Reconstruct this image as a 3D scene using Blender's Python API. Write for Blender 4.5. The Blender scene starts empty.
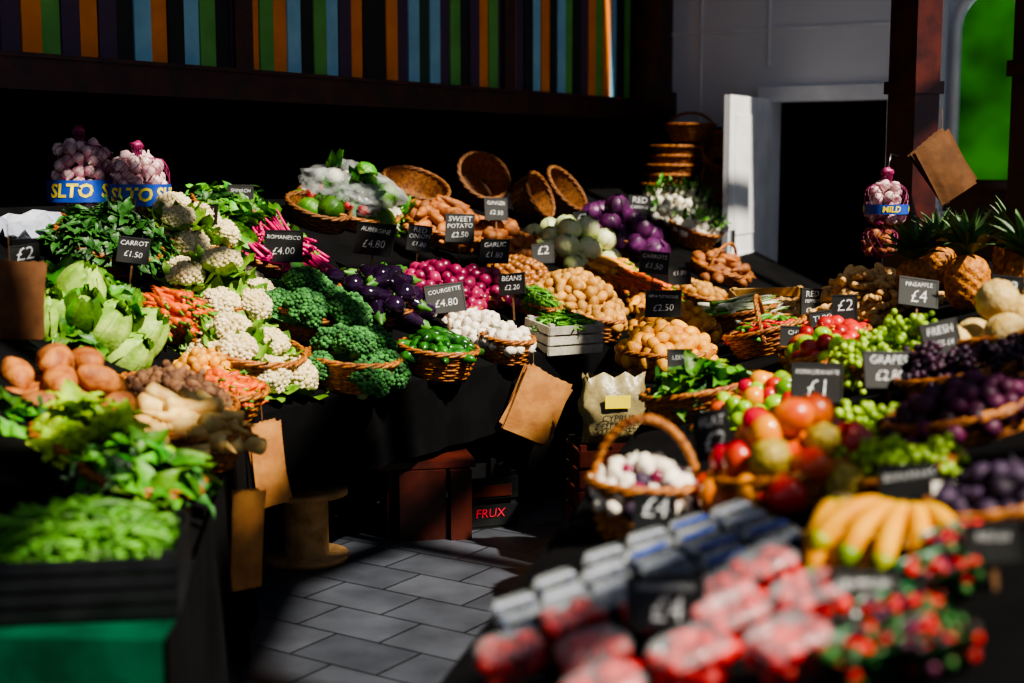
import bpy, math
import numpy as np
from mathutils import Vector, Matrix
rng=np.random.default_rng(11)
C=bpy.context
# ------------------------------------------------------------------ materials
MATS={}; MID=[]
def srgb(h):
    h=h.lstrip('#'); o=[]
    for i in (0,2,4):
        v=int(h[i:i+2],16)/255
        o.append(v/12.92 if v<=.04045 else ((v+.055)/1.055)**2.4)
    return (o[0],o[1],o[2],1)
def M(name,c1,c2=None,scale=20,rough=.5,bump=0,bscale=60,var=.15,coat=0,hue=0,metal=0,spec=.5,sss=0,detail=4):
    m=bpy.data.materials.new(name); m.use_nodes=True; nt=m.node_tree; N=nt.nodes; L=nt.links
    b=N["Principled BSDF"]; b.inputs["Roughness"].default_value=rough; b.inputs["Metallic"].default_value=metal
    b.inputs["Specular IOR Level"].default_value=spec; b.inputs["Coat Weight"].default_value=coat
    if sss: b.inputs["Subsurface Weight"].default_value=sss; b.inputs["Subsurface Scale"].default_value=.01
    tc=N.new("ShaderNodeTexCoord"); nz=N.new("ShaderNodeTexNoise"); nz.inputs["Scale"].default_value=scale; nz.inputs["Detail"].default_value=detail
    L.new(tc.outputs["Object"],nz.inputs["Vector"])
    rp=N.new("ShaderNodeValToRGB"); rp.color_ramp.elements[0].position=.38; rp.color_ramp.elements[1].position=.62
    rp.color_ramp.elements[0].color=srgb(c1); rp.color_ramp.elements[1].color=srgb(c2 or c1)
    L.new(nz.outputs["Fac"],rp.inputs["Fac"])
    col=rp.outputs["Color"]
    if var or hue:
        g=N.new("ShaderNodeNewGeometry"); hs=N.new("ShaderNodeHueSaturation")
        mr=N.new("ShaderNodeMapRange"); mr.inputs["To Min"].default_value=1-var*1.6; mr.inputs["To Max"].default_value=1+var
        L.new(g.outputs["Random Per Island"],mr.inputs["Value"]); L.new(mr.outputs[0],hs.inputs["Value"])
        if hue:
            m2=N.new("ShaderNodeMath"); m2.operation='MULTIPLY_ADD'; m2.inputs[1].default_value=hue*2; m2.inputs[2].default_value=.5-hue
            L.new(g.outputs["Random Per Island"],m2.inputs[0]); L.new(m2.outputs[0],hs.inputs["Hue"])
        L.new(col,hs.inputs["Color"]); col=hs.outputs["Color"]
    L.new(col,b.inputs["Base Color"])
    if bump:
        n2=N.new("ShaderNodeTexNoise"); n2.inputs["Scale"].default_value=bscale; n2.inputs["Detail"].default_value=3
        L.new(tc.outputs["Object"],n2.inputs["Vector"]); bp=N.new("ShaderNodeBump"); bp.inputs["Strength"].default_value=bump; bp.inputs["Distance"].default_value=.01
        L.new(n2.outputs["Fac"],bp.inputs["Height"]); L.new(bp.outputs[0],b.inputs["Normal"])
    MATS[name]=len(MID); MID.append(m); return m
def plastic(name,tint,a):
    m=bpy.data.materials.new(name); m.use_nodes=True; nt=m.node_tree; N=nt.nodes; L=nt.links
    b=N["Principled BSDF"]; b.inputs["Base Color"].default_value=srgb(tint); b.inputs["Roughness"].default_value=.12; b.inputs["Specular IOR Level"].default_value=.8
    b.inputs["Alpha"].default_value=a
    tc=N.new("ShaderNodeTexCoord"); n2=N.new("ShaderNodeTexNoise"); n2.inputs["Scale"].default_value=22
    L.new(tc.outputs["Object"],n2.inputs["Vector"]); bp=N.new("ShaderNodeBump"); bp.inputs["Strength"].default_value=.6; bp.inputs["Distance"].default_value=.02
    L.new(n2.outputs["Fac"],bp.inputs["Height"]); L.new(bp.outputs[0],b.inputs["Normal"])
    MATS[name]=len(MID); MID.append(m)
M("wicker","#743c10","#bc7628",60,.5,.3,200,.1)
M("wicker_dark","#54300f","#8c5822",60,.6,.3,200,.1)
M("broccoli","#275c2c","#468a3e",35,.75,.5,260,.3)
M("broc_stalk","#8fae62","#a9c27c",20,.5)
M("cauli","#dcca94","#ecdcb4",25,.7,.4,200,.10,sss=.1)
M("cauli_leaf","#4e8218","#86b038",14,.5,.3,60,.25)
M("leaf","#2f7010","#62a01e",12,.5,.3,60,.35,hue=.02)
M("leaf_dark","#183e14","#336a24",12,.5,.4,60,.35)
M("leaf_lime","#84b808","#b4d024",14,.5,.4,120,.25)
M("leaf_pale","#7ca834","#b0d068",14,.45,.3,60,.15)
M("leaf_white","#bccb84","#dce2b4",9,.45,.3,60,.08)
M("magenta","#b00858","#d82878",20,.35,0,60,.2)
M("white_stalk","#d8e0b8","#eef0da",20,.4)
M("aubergine","#14081a","#280e30",8,.12,0,60,.2,coat=.6)
M("redonion","#700a36","#a22656",10,.3,.1,40,.3,coat=.1)
M("garlic","#e0d4c0","#f0e8d8",20,.5,.1,60,.08,sss=.1)
M("garlic_pink","#c898a0","#eed4d0",14,.5,.1,60,.15)
M("potato","#a8742a","#cc9640",25,.6,.3,80,.2)
M("potato_y","#c47c10","#e4a430",22,.55,.3,80,.18)
M("sweetpot","#864618","#b07034",25,.65,.3,80,.25)
M("shallot","#804a1c","#b07434",20,.4,.1,60,.25)
M("artichoke_root","#523220","#7c5636",30,.8,.4,90,.25)
M("parsnip","#c89c54","#e0c47c",25,.6,.3,90,.15)
M("carrot","#cc4800","#e46c08",25,.5,.25,90,.2)
M("carrot_y","#dc8c1c","#ecac3c",25,.5,.1,90,.15)
M("courgette","#174414","#357824",30,.25,.1,60,.3)
M("bean","#3c7814","#66a430",20,.45,0,60,.45)
M("redcab","#381038","#662862",12,.4,.2,60,.25)
M("turnip","#e4dcc4","#f0ecdc",14,.4,.1,60,.06)
M("limegreen","#6ca408","#a4c41c",20,.3,.1,60,.25)
M("mango","#cc2c04","#e48018",7,.3,.08,60,.25,hue=.035,coat=.2)
M("pom","#9c0814","#c82c20",8,.28,.15,60,.3,coat=.2)
M("custard","#8a7a1c","#c4a840",60,.5,.6,90,.15)
M("plum","#300e2a","#561c3e",8,.5,0,60,.45,spec=.3)
M("fig","#221626","#40304a",10,.6,.1,60,.35,spec=.3)
M("grape_g","#7ca414","#a8c838",20,.25,0,60,.2,sss=.1)
M("grape_d","#201026","#38182e",20,.45,0,60,.35,spec=.3)
M("berry_b","#161c34","#30406a",60,.5,0,60,.3)
M("straw","#a80818","#dc241c",90,.3,.4,300,.3,coat=.2)
M("calyx","#2f6a20","#58902c",20,.5)
M("banana","#d08a00","#e4a600",14,.55,.1,40,.06,spec=.2)
M("banana_tip","#3a2c14","#6a5420",14,.6)
M("banana_g","#6c8c10","#a8a014",14,.5,.1,40,.08)
M("pine","#8c4c04","#cc8014",60,.6,.5,150,.25)
M("pine_leaf","#2a4e2c","#587c44",12,.5,.1,60,.3)
M("melon","#b8964c","#d4ba7c",30,.6,.5,90,.1)
M("ginger","#b88444","#d8b070",25,.6,.3,60,.15)
M("kraft","#986230","#b47e40",10,.8,.3,30,.14)
M("kraft_dark","#54320f","#6c4420",10,.8,.2,30,.1)
M("slate_board","#0b0c0b","#191a19",12,.55,0,60,0)
M("chalk","#a8acac","#f0f2f2",140,.9,0,60,0)
M("white_label","#dcd8cc","#eeeae0",10,.7,0,60,0)
M("stake","#5a3c20","#7a5430",30,.7)
M("wood_crate","#a47838","#c89c58",18,.7,.2,60,.2)
M("wood_white","#b0ac9c","#ccc8b8",18,.7,.2,60,.15)
M("wood_red","#2e0f0a","#481a10",8,.4,.15,30,.1)
M("wood_reel","#8a683c","#b08858",14,.8,.3,50,.1)
M("black_cloth","#060607","#0c0c0e",6,.95,.2,30,0,spec=.1)
M("green_cloth","#06301f","#0b4630",6,.95,.2,30,0,spec=.05)
M("black_wall","#030303","#060606",3,.8,.1,10,0,spec=.05)
M("white_wall","#ccced4","#dadce0",1.2,.7,.1,20,0)
M("white_paint","#d4d6da","#e6e8ea",4,.5,.05,20,0)
M("black_plastic","#0e0f10","#191a1c",10,.35,0,60,0)
M("green_plastic","#0f4a26","#1a6238",10,.35,0,60,0)
M("label_blue","#1a3c9c","#2850b8",10,.4,0,60,0)
M("label_yellow","#f0d818","#fae838",10,.4,0,60,0)
M("label_red","#b01830","#c82840",10,.4,0,60,0)
M("net","#7a1c50","#a03068",10,.4,0,60,0)
M("paper_white","#8c94a8","#b4bac8",8,.7,.4,30,0)
M("sack","#746a48","#988a5c",8,.4,.5,30,0)
M("stripe_orange","#d87a1c","#e4862a",6,.6,.1,20,0)
M("stripe_blue","#78b0cc","#84bcd6",6,.6,.1,20,0)
M("stripe_green","#549840","#60a44a",6,.6,.1,20,0)
M("stripe_purple","#44304c",None,6,.6,.1,20,0)
M("stripe_dark","#141418",None,6,.6,.1,20,0)
M("stripe_dkgreen","#24442e",None,6,.6,.1,20,0)
M("steel","#808488","#a0a4a8",10,.3,0,60,0,metal=1)
M("filler","#18140e","#241e16",20,.9)
plastic("clear","#dfe8ec",.17)
plastic("bagfilm","#e4ecec",.2)
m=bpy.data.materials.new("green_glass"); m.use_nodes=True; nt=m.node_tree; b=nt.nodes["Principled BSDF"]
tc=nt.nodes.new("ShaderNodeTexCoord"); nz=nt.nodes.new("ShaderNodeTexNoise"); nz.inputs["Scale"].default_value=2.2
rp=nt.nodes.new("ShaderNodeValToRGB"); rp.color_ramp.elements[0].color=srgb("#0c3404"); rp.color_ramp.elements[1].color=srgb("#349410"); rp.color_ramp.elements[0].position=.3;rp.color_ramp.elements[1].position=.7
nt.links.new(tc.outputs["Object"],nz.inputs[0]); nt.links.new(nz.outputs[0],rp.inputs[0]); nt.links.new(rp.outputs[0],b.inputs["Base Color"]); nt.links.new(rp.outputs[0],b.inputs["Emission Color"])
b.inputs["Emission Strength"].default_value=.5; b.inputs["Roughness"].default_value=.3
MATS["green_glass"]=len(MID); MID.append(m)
m=bpy.data.materials.new("floor_tiles"); m.use_nodes=True; nt=m.node_tree; N=nt.nodes; L=nt.links; b=N["Principled BSDF"]
tc=N.new("ShaderNodeTexCoord"); mp=N.new("ShaderNodeMapping"); mp.inputs["Rotation"].default_value=(0,0,math.radians(33.1))
br=N.new("ShaderNodeTexBrick"); br.inputs["Scale"].default_value=1; br.inputs["Brick Width"].default_value=.36; br.inputs["Row Height"].default_value=.24; br.inputs["Mortar Size"].default_value=.005
br.inputs["Color1"].default_value=srgb("#565b66"); br.inputs["Color2"].default_value=srgb("#40454f"); br.inputs["Mortar"].default_value=srgb("#16181c")
L.new(tc.outputs["Object"],mp.inputs[0]); L.new(mp.outputs[0],br.inputs[0])
nz=N.new("ShaderNodeTexNoise"); nz.inputs["Scale"].default_value=5; nz.inputs["Detail"].default_value=8; L.new(tc.outputs["Object"],nz.inputs[0])
mx=N.new("ShaderNodeMixRGB"); mx.blend_type='MULTIPLY'; mx.inputs[0].default_value=.75; L.new(br.outputs[0],mx.inputs[1]); L.new(nz.outputs[0],mx.inputs[2]); L.new(mx.outputs[0],b.inputs["Base Color"])
mr=N.new("ShaderNodeMapRange"); mr.inputs["To Min"].default_value=.3; mr.inputs["To Max"].default_value=.6; L.new(nz.outputs[0],mr.inputs[0]); L.new(mr.outputs[0],b.inputs["Roughness"])
bp=N.new("ShaderNodeBump"); bp.inputs["Strength"].default_value=.4; bp.inputs["Distance"].default_value=.01; bp.invert=True; L.new(br.outputs["Fac"],bp.inputs["Height"]); L.new(bp.outputs[0],b.inputs["Normal"])
MATS["floor_tiles"]=len(MID); MID.append(m)
# ------------------------------------------------------------------ geometry kit
class G:
    def __init__(s,V,Q=None,T=None,m="filler",mq=None,mt=None):
        s.V=np.asarray(V,float).reshape(-1,3)
        s.Q=np.asarray([] if Q is None else Q,int).reshape(-1,4); s.T=np.asarray([] if T is None else T,int).reshape(-1,3)
        k=MATS[m]; s.mq=np.full(len(s.Q),k) if mq is None else mq; s.mt=np.full(len(s.T),k) if mt is None else mt
def J(gs):
    gs=[g for g in gs if g is not None]
    o=0;V=[];Q=[];T=[];a=[];b=[]
    for g in gs:
        V.append(g.V);Q.append(g.Q+o);T.append(g.T+o);a.append(g.mq);b.append(g.mt);o+=len(g.V)
    return G(np.vstack(V),np.vstack(Q),np.vstack(T),mq=np.concatenate(a),mt=np.concatenate(b))
def R3(rx=0,ry=0,rz=0):
    cx,sx,cy,sy,cz,sz=math.cos(rx),math.sin(rx),math.cos(ry),math.sin(ry),math.cos(rz),math.sin(rz)
    X=np.array([[1,0,0],[0,cx,-sx],[0,sx,cx]]);Y=np.array([[cy,0,sy],[0,1,0],[-sy,0,cy]]);Z=np.array([[cz,-sz,0],[sz,cz,0],[0,0,1]])
    return Z@Y@X
def X(g,t=(0,0,0),R=None,s=1.0):
    V=g.V*s
    if R is not None: V=V@R.T
    return G(V+np.asarray(t),g.Q,g.T,mq=g.mq,mt=g.mt)
def gq(nr,nc,close=True):
    r=np.arange(nr-1)[:,None]; c=np.arange(nc if close else nc-1)[None,:]
    a=r*nc+c; b=r*nc+(c+1)%nc
    return np.stack([a,b,b+nc,a+nc],-1).reshape(-1,4)
def rev(prof,n,m,f=None):
    p=np.asarray(prof,float); th=np.arange(n)*2*math.pi/n
    r=p[:,0][:,None]*np.ones(n); z=p[:,1][:,None]*np.ones(n)
    if f is not None: r=r*f(th[None,:],z)
    V=np.stack([r*np.cos(th),r*np.sin(th),z],-1)
    return G(V,gq(len(p),n),m=m)
def blob(rx,ry,rz,m,n=12,k=8,noise=.1,fr=2.2):
    ph=np.linspace(0.02,math.pi-.02,k+1)
    g=rev(np.stack([np.sin(ph),-np.cos(ph)],1),n,m); V=g.V
    d=0
    for _ in range(3):
        w=rng.normal(size=3)*fr; d=d+np.sin(V@w+rng.uniform(0,6))
    g.V=V*(1+noise*d[:,None]/2)*np.array([rx,ry,rz]); return g
def tube(path,rad,n,m,cap=True):
    P=np.asarray(path,float); r=np.ones(len(P))*rad
    if cap: P=np.vstack([P[:1],P,P[-1:]]); r=np.concatenate([[1e-4],r,[1e-4]])
    t=np.gradient(P,axis=0); t/=np.linalg.norm(t,axis=1)[:,None]+1e-9
    av=np.abs(t).mean(0); ref=np.eye(3)[np.argmin(av)]
    a=np.cross(t,ref); a/=np.linalg.norm(a,axis=1)[:,None]+1e-9; b=np.cross(t,a)
    th=np.arange(n)*2*math.pi/n
    V=P[:,None,:]+r[:,None,None]*(np.cos(th)[None,:,None]*a[:,None,:]+np.sin(th)[None,:,None]*b[:,None,:])
    return G(V,gq(len(P),n),m=m)
def box(sx,sy,sz,m,t=(0,0,0),R=None):
    x,y,z=sx/2,sy/2,sz/2
    V=np.array([[-x,-y,-z],[x,-y,-z],[x,y,-z],[-x,y,-z],[-x,-y,z],[x,-y,z],[x,y,z],[-x,y,z]])
    return X(G(V,[[0,3,2,1],[4,5,6,7],[0,1,5,4],[1,2,6,5],[2,3,7,6],[3,0,4,7]],m=m),t,R)
def leaf(Ln,W,m,curl=.5,fold=.25,wav=.08,nu=7,nv=5,tip=1.0):
    if abs(curl)<.02: curl=.02
    u=np.linspace(0,1,nu)[:,None]*np.ones(nv); v=np.linspace(-1,1,nv)[None,:]*np.ones((nu,1))
    w=W*np.sin(np.pi*np.clip(u**.75,0.03,.985))**.7
    ph=rng.uniform(0,6)
    x=Ln*np.sin(u*curl)/curl ; z=-Ln*(1-np.cos(u*curl))/curl
    y=v*w/2; z=z+np.abs(v)*w*fold+wav*W*np.sin(u*11+ph+v*2)*np.abs(v)
    return G(np.stack([x,y,z],-1),gq(nu,nv,False),m=m)
def emit(name,g,parent=None,loc=(0,0,0),rot=(0,0,0),smooth=True,scale=1):
    me=bpy.data.meshes.new(name); nq,nt=len(g.Q),len(g.T)
    me.vertices.add(len(g.V)); me.vertices.foreach_set("co",g.V.astype(np.float32).ravel())
    li=np.concatenate([g.Q.ravel(),g.T.ravel()]); me.loops.add(len(li)); me.loops.foreach_set("vertex_index",li.astype(np.int32))
    st=np.concatenate([np.arange(nq)*4,nq*4+np.arange(nt)*3]); me.polygons.add(nq+nt)
    me.polygons.foreach_set("loop_start",st.astype(np.int32))
    mi=np.concatenate([g.mq,g.mt]).astype(int); u,inv=np.unique(mi,return_inverse=True)
    for k in u: me.materials.append(MID[k])
    me.polygons.foreach_set("material_index",inv.astype(np.int32))
    me.polygons.foreach_set("use_smooth",np.full(nq+nt,smooth)); me.update(calc_edges=True); me.validate()
    o=bpy.data.objects.new(name,me); C.collection.objects.link(o); o.location=loc; o.rotation_euler=rot; o.scale=(scale,)*3
    if parent: o.parent=parent
    return o
def empty(name,loc,rot=(0,0,0)):
    o=bpy.data.objects.new(name,None); o.empty_display_size=.05; C.collection.objects.link(o); o.location=loc; o.rotation_euler=rot; return o
TX={}
def text(s,size,m,bold=.012):
    key=(s,bold)
    if key not in TX:
        c=bpy.data.curves.new("t","FONT"); c.body=s; c.size=1; c.align_x='CENTER'; c.align_y='CENTER'; c.offset=bold; c.resolution_u=2; c.space_line=.85; c.shear=.12
        o=bpy.data.objects.new("t",c); C.collection.objects.link(o); dg=C.evaluated_depsgraph_get()
        me=bpy.data.meshes.new_from_object(o.evaluated_get(dg)); me.calc_loop_triangles()
        V=np.array([v.co[:] for v in me.vertices]); T=np.array([t.vertices[:] for t in me.loop_triangles])
        TX[key]=(V,T); bpy.data.objects.remove(o); bpy.data.meshes.remove(me); bpy.data.curves.remove(c)
    V,T=TX[key]; g=G(V*size,None,T,m=m); return g
# ------------------------------------------------------------------ baskets & crates
def basket(rt,h,m="wicker",sy=1,handle=False,rb=None):
    rb=rb or rt*.78; ns=max(16,int(rt*110)//2*2); nr=max(7,int(h/.011)); n=ns*4
    th=np.arange(n)*2*math.pi/n; rows=nr*3+1; k=np.arange(rows); u=k/(rows-1)
    row=k//3; sub=k%3
    r0=rb+(rt-rb)*u**.8
    pr=np.where(sub==0,-.003,.0025)
    r=r0[:,None]+pr[:,None]+.0038*np.cos(ns/2*th[None,:]+np.pi*row[:,None])*(sub>0)[:,None]
    V=np.stack([r*np.cos(th),r*np.sin(th)*sy,(u*h)[:,None]*np.ones(n)],-1)
    gs=[G(V,gq(rows,n),m=m)]
    gs.append(G(np.stack([(r0-.009)[:,None]*np.cos(th[::2]),(r0-.009)[:,None]*np.sin(th[::2])*sy,(u*h)[:,None]*np.ones(n//2)],-1)[::3],gq(len(k[::3]),n//2),m=m))
    gs.append(X(G(np.vstack([[[0,0,.004]],np.stack([rb*np.cos(th[::4]),rb*np.sin(th[::4])*sy,0*th[::4]+.004],-1)]),None,[[0,i+1,(i+1)%ns+1] for i in range(ns)],m=m)))
    a=np.linspace(0,2*math.pi,97)
    for p in (0,2.1,4.2):
        tw=a*ns/2.6+p
        gs.append(tube(np.stack([(rt+.007*np.cos(tw))*np.cos(a),(rt+.007*np.cos(tw))*np.sin(a)*sy,h+.004+.007*np.sin(tw)],-1),.007,6,m,False))
    if handle:
        a=np.linspace(0,math.pi,49)
        for p in (0,2.1,4.2):
            tw=a*14+p
            gs.append(tube(np.stack([rt*np.cos(a)*(1+.02*np.cos(tw)),.006*np.sin(tw),h*.6+(handle)*np.sin(a)+.006*np.cos(tw)],-1),.006,6,m,False))
    return J(gs)
def pile(protos,rx,ry,h,sz,mode='any',fill="filler",z0=0,tight=.8,maxn=400,tries=2500):
    out=[]
    ph=np.linspace(0,1,8); hh=max(h-sz*.45,.01)
    f=rev(np.stack([np.clip(1-ph,.01,1),1-(1-ph)**2],1),20,fill); f.V=f.V*np.array([rx,ry,hh])+np.array([0,0,z0]); out.append(f)
    P=np.zeros((0,3))
    for _ in range(tries):
        a=rng.uniform(0,2*math.pi); r=math.sqrt(rng.uniform()); 
        z=h*(1-r*r)+rng.uniform(-.3,.25)*sz
        p=np.array([r*rx*math.cos(a),r*ry*math.sin(a),z])
        if len(P) and np.min(np.sum((P-p)**2,1))<(sz*tight)**2: continue
        P=np.vstack([P,p]); 
        g=protos[rng.integers(len(protos))]; s=rng.uniform(.85,1.12)
        if mode=='any': R=R3(*rng.uniform(0,6.28,3))
        elif mode=='flat': R=R3(rng.uniform(0,6.28),rng.uniform(-.25,.25),rng.uniform(0,6.28))
        elif mode=='dir': R=R3(rng.uniform(0,6.28),rng.uniform(-.2,.2),rng.normal(1.57,.35))
        else:
            R=R3(0,0,a)@R3(0,r*.55,0)@R3(rng.uniform(-.15,.15),0,rng.uniform(0,6.28))
        out.append(X(g,(p[0],p[1],p[2]+z0),R,s))
        if len(P)>=maxn: break
    return J(out)
SIDE={'M':math.radians(56.9),'L':math.radians(83),'R':math.radians(-103)}
def stock(name,loc,side,rt,h,content,cname,tilt=.3,m="wicker",sy=1,handle=False,bask=True,yaw=0):
    e=empty(name,loc,(tilt,0,SIDE[side]+yaw))
    if bask: emit("wicker_basket",basket(rt,h,m,sy,handle),e)
    if content is not None: emit(cname,content,e,(0,0,h*.78 if bask else 0))
    return e
# ------------------------------------------------------------------ produce prototypes
def florets(R,nl,nb,rb,m,flat=.8):
    gs=[]; ga=math.pi*(3-math.sqrt(5))
    base=[blob(rb,rb,rb,m,6,4,.12) for _ in range(3)]
    for i in range(nl):
        zz=1-(i+.5)/nl*1.15; rr=math.sqrt(max(0,1-zz*zz)); a=i*ga
        d=np.array([rr*math.cos(a),rr*math.sin(a),zz]); c=d*R*.66*rng.uniform(.9,1.12); lr=R*.36
        gs.append(X(blob(lr*.92,lr*.92,lr*.92,m,8,6,.05),c))
        for j in range(nb):
            z2=1-2*(j+.5)/nb; r2=math.sqrt(1-z2*z2); b=j*ga+i
            e=np.array([r2*math.cos(b),r2*math.sin(b),z2])
            if e@d<-.15: continue
            gs.append(X(base[j%3],c+e*lr,None,rng.uniform(.8,1.25)))
    g=J(gs); g.V[:,2]*=flat; return g
def broccoli(R=.09,m="broccoli"):
    return J([florets(R,12,36,R*.12,m,.78),X(tube([[0,0,-R*1.0],[0,0,-R*.3],[0,0,R*.2]],[R*.26,R*.3,R*.5],10,"broc_stalk"))])
def cauliflower(R=.082):
    gs=[florets(R*.95,15,30,R*.14,"cauli",.72),blob(R*.7,R*.7,R*.5,"cauli",12,8,.03)]
    for i in range(9):
        l=leaf(R*1.75,R*1.0,"cauli_leaf",-1.0,.15,.12); a=i*2*math.pi/9+rng.uniform(-.2,.2)
        gs.append(X(l,(R*.35*math.cos(a),R*.35*math.sin(a),-R*.62),R3(0,rng.uniform(-.25,.15),a)))
    return J(gs)
def cabbage(R,m,mo,sq=.92,fl=.12):
    gs=[blob(R*.95,R*.95,R*.95*sq,m,18,12,.02)]
    for i in range(7):
        u=np.linspace(0,1,10)[:,None]*np.ones(7); v=np.linspace(-1,1,7)[None,:]*np.ones((10,1))
        ph=math.pi*(.93-.78*u-.04*(i%3)); wd=1.05*np.sin(np.pi*np.clip(.12+.8*u,0,1))**.6
        lon=i*2*math.pi/7*3+v*wd/np.clip(np.sin(ph),.45,1)*.8
        r=R*(1.0+.03*(i%3)+fl*u**5*(1+.6*np.sin(v*6+i))+.05*np.abs(v)**3)
        V=np.stack([r*np.sin(ph)*np.cos(lon),r*np.sin(ph)*np.sin(lon),r*np.cos(ph)*sq],-1); gs.append(G(V,gq(10,7,False),m=mo))
    return J(gs)
def onion(R,m):
    p=[(.001,-R*.9),(R*.3,-R*.88),(R*.75,-R*.6),(R,-.05*R),(R*.9,R*.45),(R*.55,R*.78),(R*.22,R*.95),(R*.1,R*1.25),(R*.07,R*1.4),(.001,R*1.42)]
    return rev(p,14,m)
def garlicb(R,m="garlic"):
    p=[(.001,-R*.7),(R*.5,-R*.75),(R*.95,-R*.35),(R,0),(R*.8,R*.45),(R*.4,R*.8),(R*.2,R*1.1),(R*.14,R*1.6),(.001,R*1.62)]
    return rev(p,20,m,lambda t,z:1+.08*np.cos(t*7)*(np.abs(z)<R*.9))
def root(Ln,r,m,k=9,stub=None):
    u=np.linspace(0,1,k); rad=r*(1-u**1.4*.85)*(1+.06*rng.normal(size=k)); rad[-1]=r*.06
    b=rng.uniform(-.08,.08); P=np.stack([(u-.5)*Ln,b*Ln*np.sin(u*3),0*u],-1)
    gs=[tube(P,rad,10,m)]
    if stub: gs.append(tube([[-.5*Ln,0,0],[-.5*Ln-.03,0,.004]],[r*.4,r*.25],6,stub))
    return J(gs)
def sausage(Ln,r,m,bend=.15,n=10,k=9):
    u=np.linspace(-1,1,k); rad=r*np.sqrt(np.clip(1-np.abs(u)**5,.02,1)); P=np.stack([u*Ln/2,bend*Ln*(1-u*u),0*u],-1)
    return tube(P,rad,n,m)
def aubergine():
    p=[(.001,0),(.03,.004),(.045,.03),(.047,.06),(.04,.1),(.028,.15),(.022,.18),(.012,.195),(.001,.198)]
    g=rev(p,14,"aubergine"); cap=rev([(.026,.165),(.025,.185),(.012,.2),(.007,.225),(.001,.227)],12,"calyx",lambda t,z:1+.25*np.cos(5*t)*(z<.17))
    g=J([g,cap]); g.V[:,2]-=.1; return X(g,(0,0,0),R3(0,1.57,0))
def bunch(n,Ln,W,m,stalk,spread=.9,sl=.5,sr=.006):
    gs=[]
    for i in range(n):
        a=rng.uniform(0,6.28); e=rng.uniform(.1,spread); s=rng.uniform(.7,1.1)
        R=R3(0,0,a)@R3(0,-(math.pi/2-e),0)
        L2=Ln*s
        if stalk: gs.append(X(tube([[0,0,0],[L2*sl*.5,0,0],[L2*sl+.02,0,0]],[sr,sr,sr*.6],6,stalk),(0,0,0),R)); 
        gs.append(X(X(leaf(L2,W*s,m,rng.uniform(.5,1.5),.2,.16,7,5),(L2*sl if stalk else 0,0,0)),(0,0,0),R@R3(rng.uniform(-.5,.5),0,0)))
    return J(gs)
def chardb():
    gs=[]
    for i in range(14):
        y0,z0=rng.normal(size=2)*.014; a,b=rng.normal(size=2)*.14; L2=rng.uniform(.17,.24)
        R=R3(0,-abs(b)-.05,a); gs.append(X(tube([[0,0,0],[L2*.6,0,0],[L2,0,.01]],[.0085,.0075,.004],7,"magenta"),(0,y0,z0),R))
        gs.append(X(X(leaf(.14,.075,"leaf",rng.uniform(.2,1.2),.2,.16,7,5),(L2*.85,0,0)),(0,y0,z0),R@R3(rng.uniform(-.8,.8),0,0)))
    g=J(gs); g.V[:,0]-=.14; return g
def grapes(m,R=.011,n=46,Ln=.15):
    gs=[];P=np.zeros((0,3)); b=blob(R,R,R*1.1,m,10,8,.0)
    for _ in range(3000):
        u=rng.uniform(); rr=(.048*(1-u)**.6+.006); a=rng.uniform(0,6.28); q=rng.uniform(.5,1)
        p=np.array([(u-.5)*Ln,rr*q*math.cos(a),rr*q*math.sin(a)])
        if len(P) and np.min(np.sum((P-p)**2,1))<(R*1.6)**2: continue
        P=np.vstack([P,p]); gs.append(X(b,p,None,rng.uniform(.9,1.1)))
        if len(P)>=n: break
    gs.append(tube([[-Ln*.5-.03,0,0],[0,0,0],[Ln*.4,0,0]],.0025,5,"stake")); return J(gs)
def bananas(n=5,g="banana",sp=.26):
    gs=[]
    for i in range(n):
        u=np.linspace(0,1,16); a=-.7+u*1.4; Rr=.135
        rad=.019*np.sqrt(np.clip(1-np.abs(2*u-1)**3.5,.0,1))*.9+.004
        P=np.stack([Rr*np.sin(a),0*a,-Rr*np.cos(a)+Rr],-1)
        t=tube(P[1:13],rad[1:13],10,g,False); e0=tube(P[:3],rad[:3],10,"banana_g"); e1=tube(P[12:],rad[12:],10,"banana_g")
        tip=tube(P[-2:]+np.array([.003,0,.004]),[.007,.005],8,"banana_tip"); st=tube([P[0],P[0]+np.array([-.02,0,.022])],[.006,.007],8,"banana_g")
        b=J([t,e0,e1,tip,st]); b.V-=P[0]
        gs.append(X(b,(0,(i-(n-1)/2)*.014,0),R3(0,0,(i-(n-1)/2)*sp)@R3(.25*(i-(n-1)/2),.1,0)))
    gs.append(blob(.018,.03,.015,"banana_tip",10,6,.1)); return J(gs)
def pineapple(h=.17,r=.062):
    k=40; u=np.linspace(0,1,k); prof=np.stack([r*np.sqrt(np.clip(1-np.abs(2*u-1)**3,.01,1)),u*h],1)
    body=rev(prof,48,"pine"); th=np.arctan2(body.V[:,1],body.V[:,0]); z=body.V[:,2]/h
    d=np.abs(np.cos(th*5+z*16))*np.abs(np.cos(th*5-z*16)); body.V[:,:2]*=(1+.11*d**.6)[:,None]
    gs=[body]
    for i in range(38):
        a=i*2.4; e=.12+.9*(i/38); l=leaf(.16-.05*(i/38),.026,"pine_leaf",rng.uniform(.3,.9),.45,.0,8,3)
        gs.append(X(l,(0.008*math.cos(a),.008*math.sin(a),h-.004),R3(0,0,a)@R3(0,-(math.pi/2-e),0)))
    return J(gs)
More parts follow.
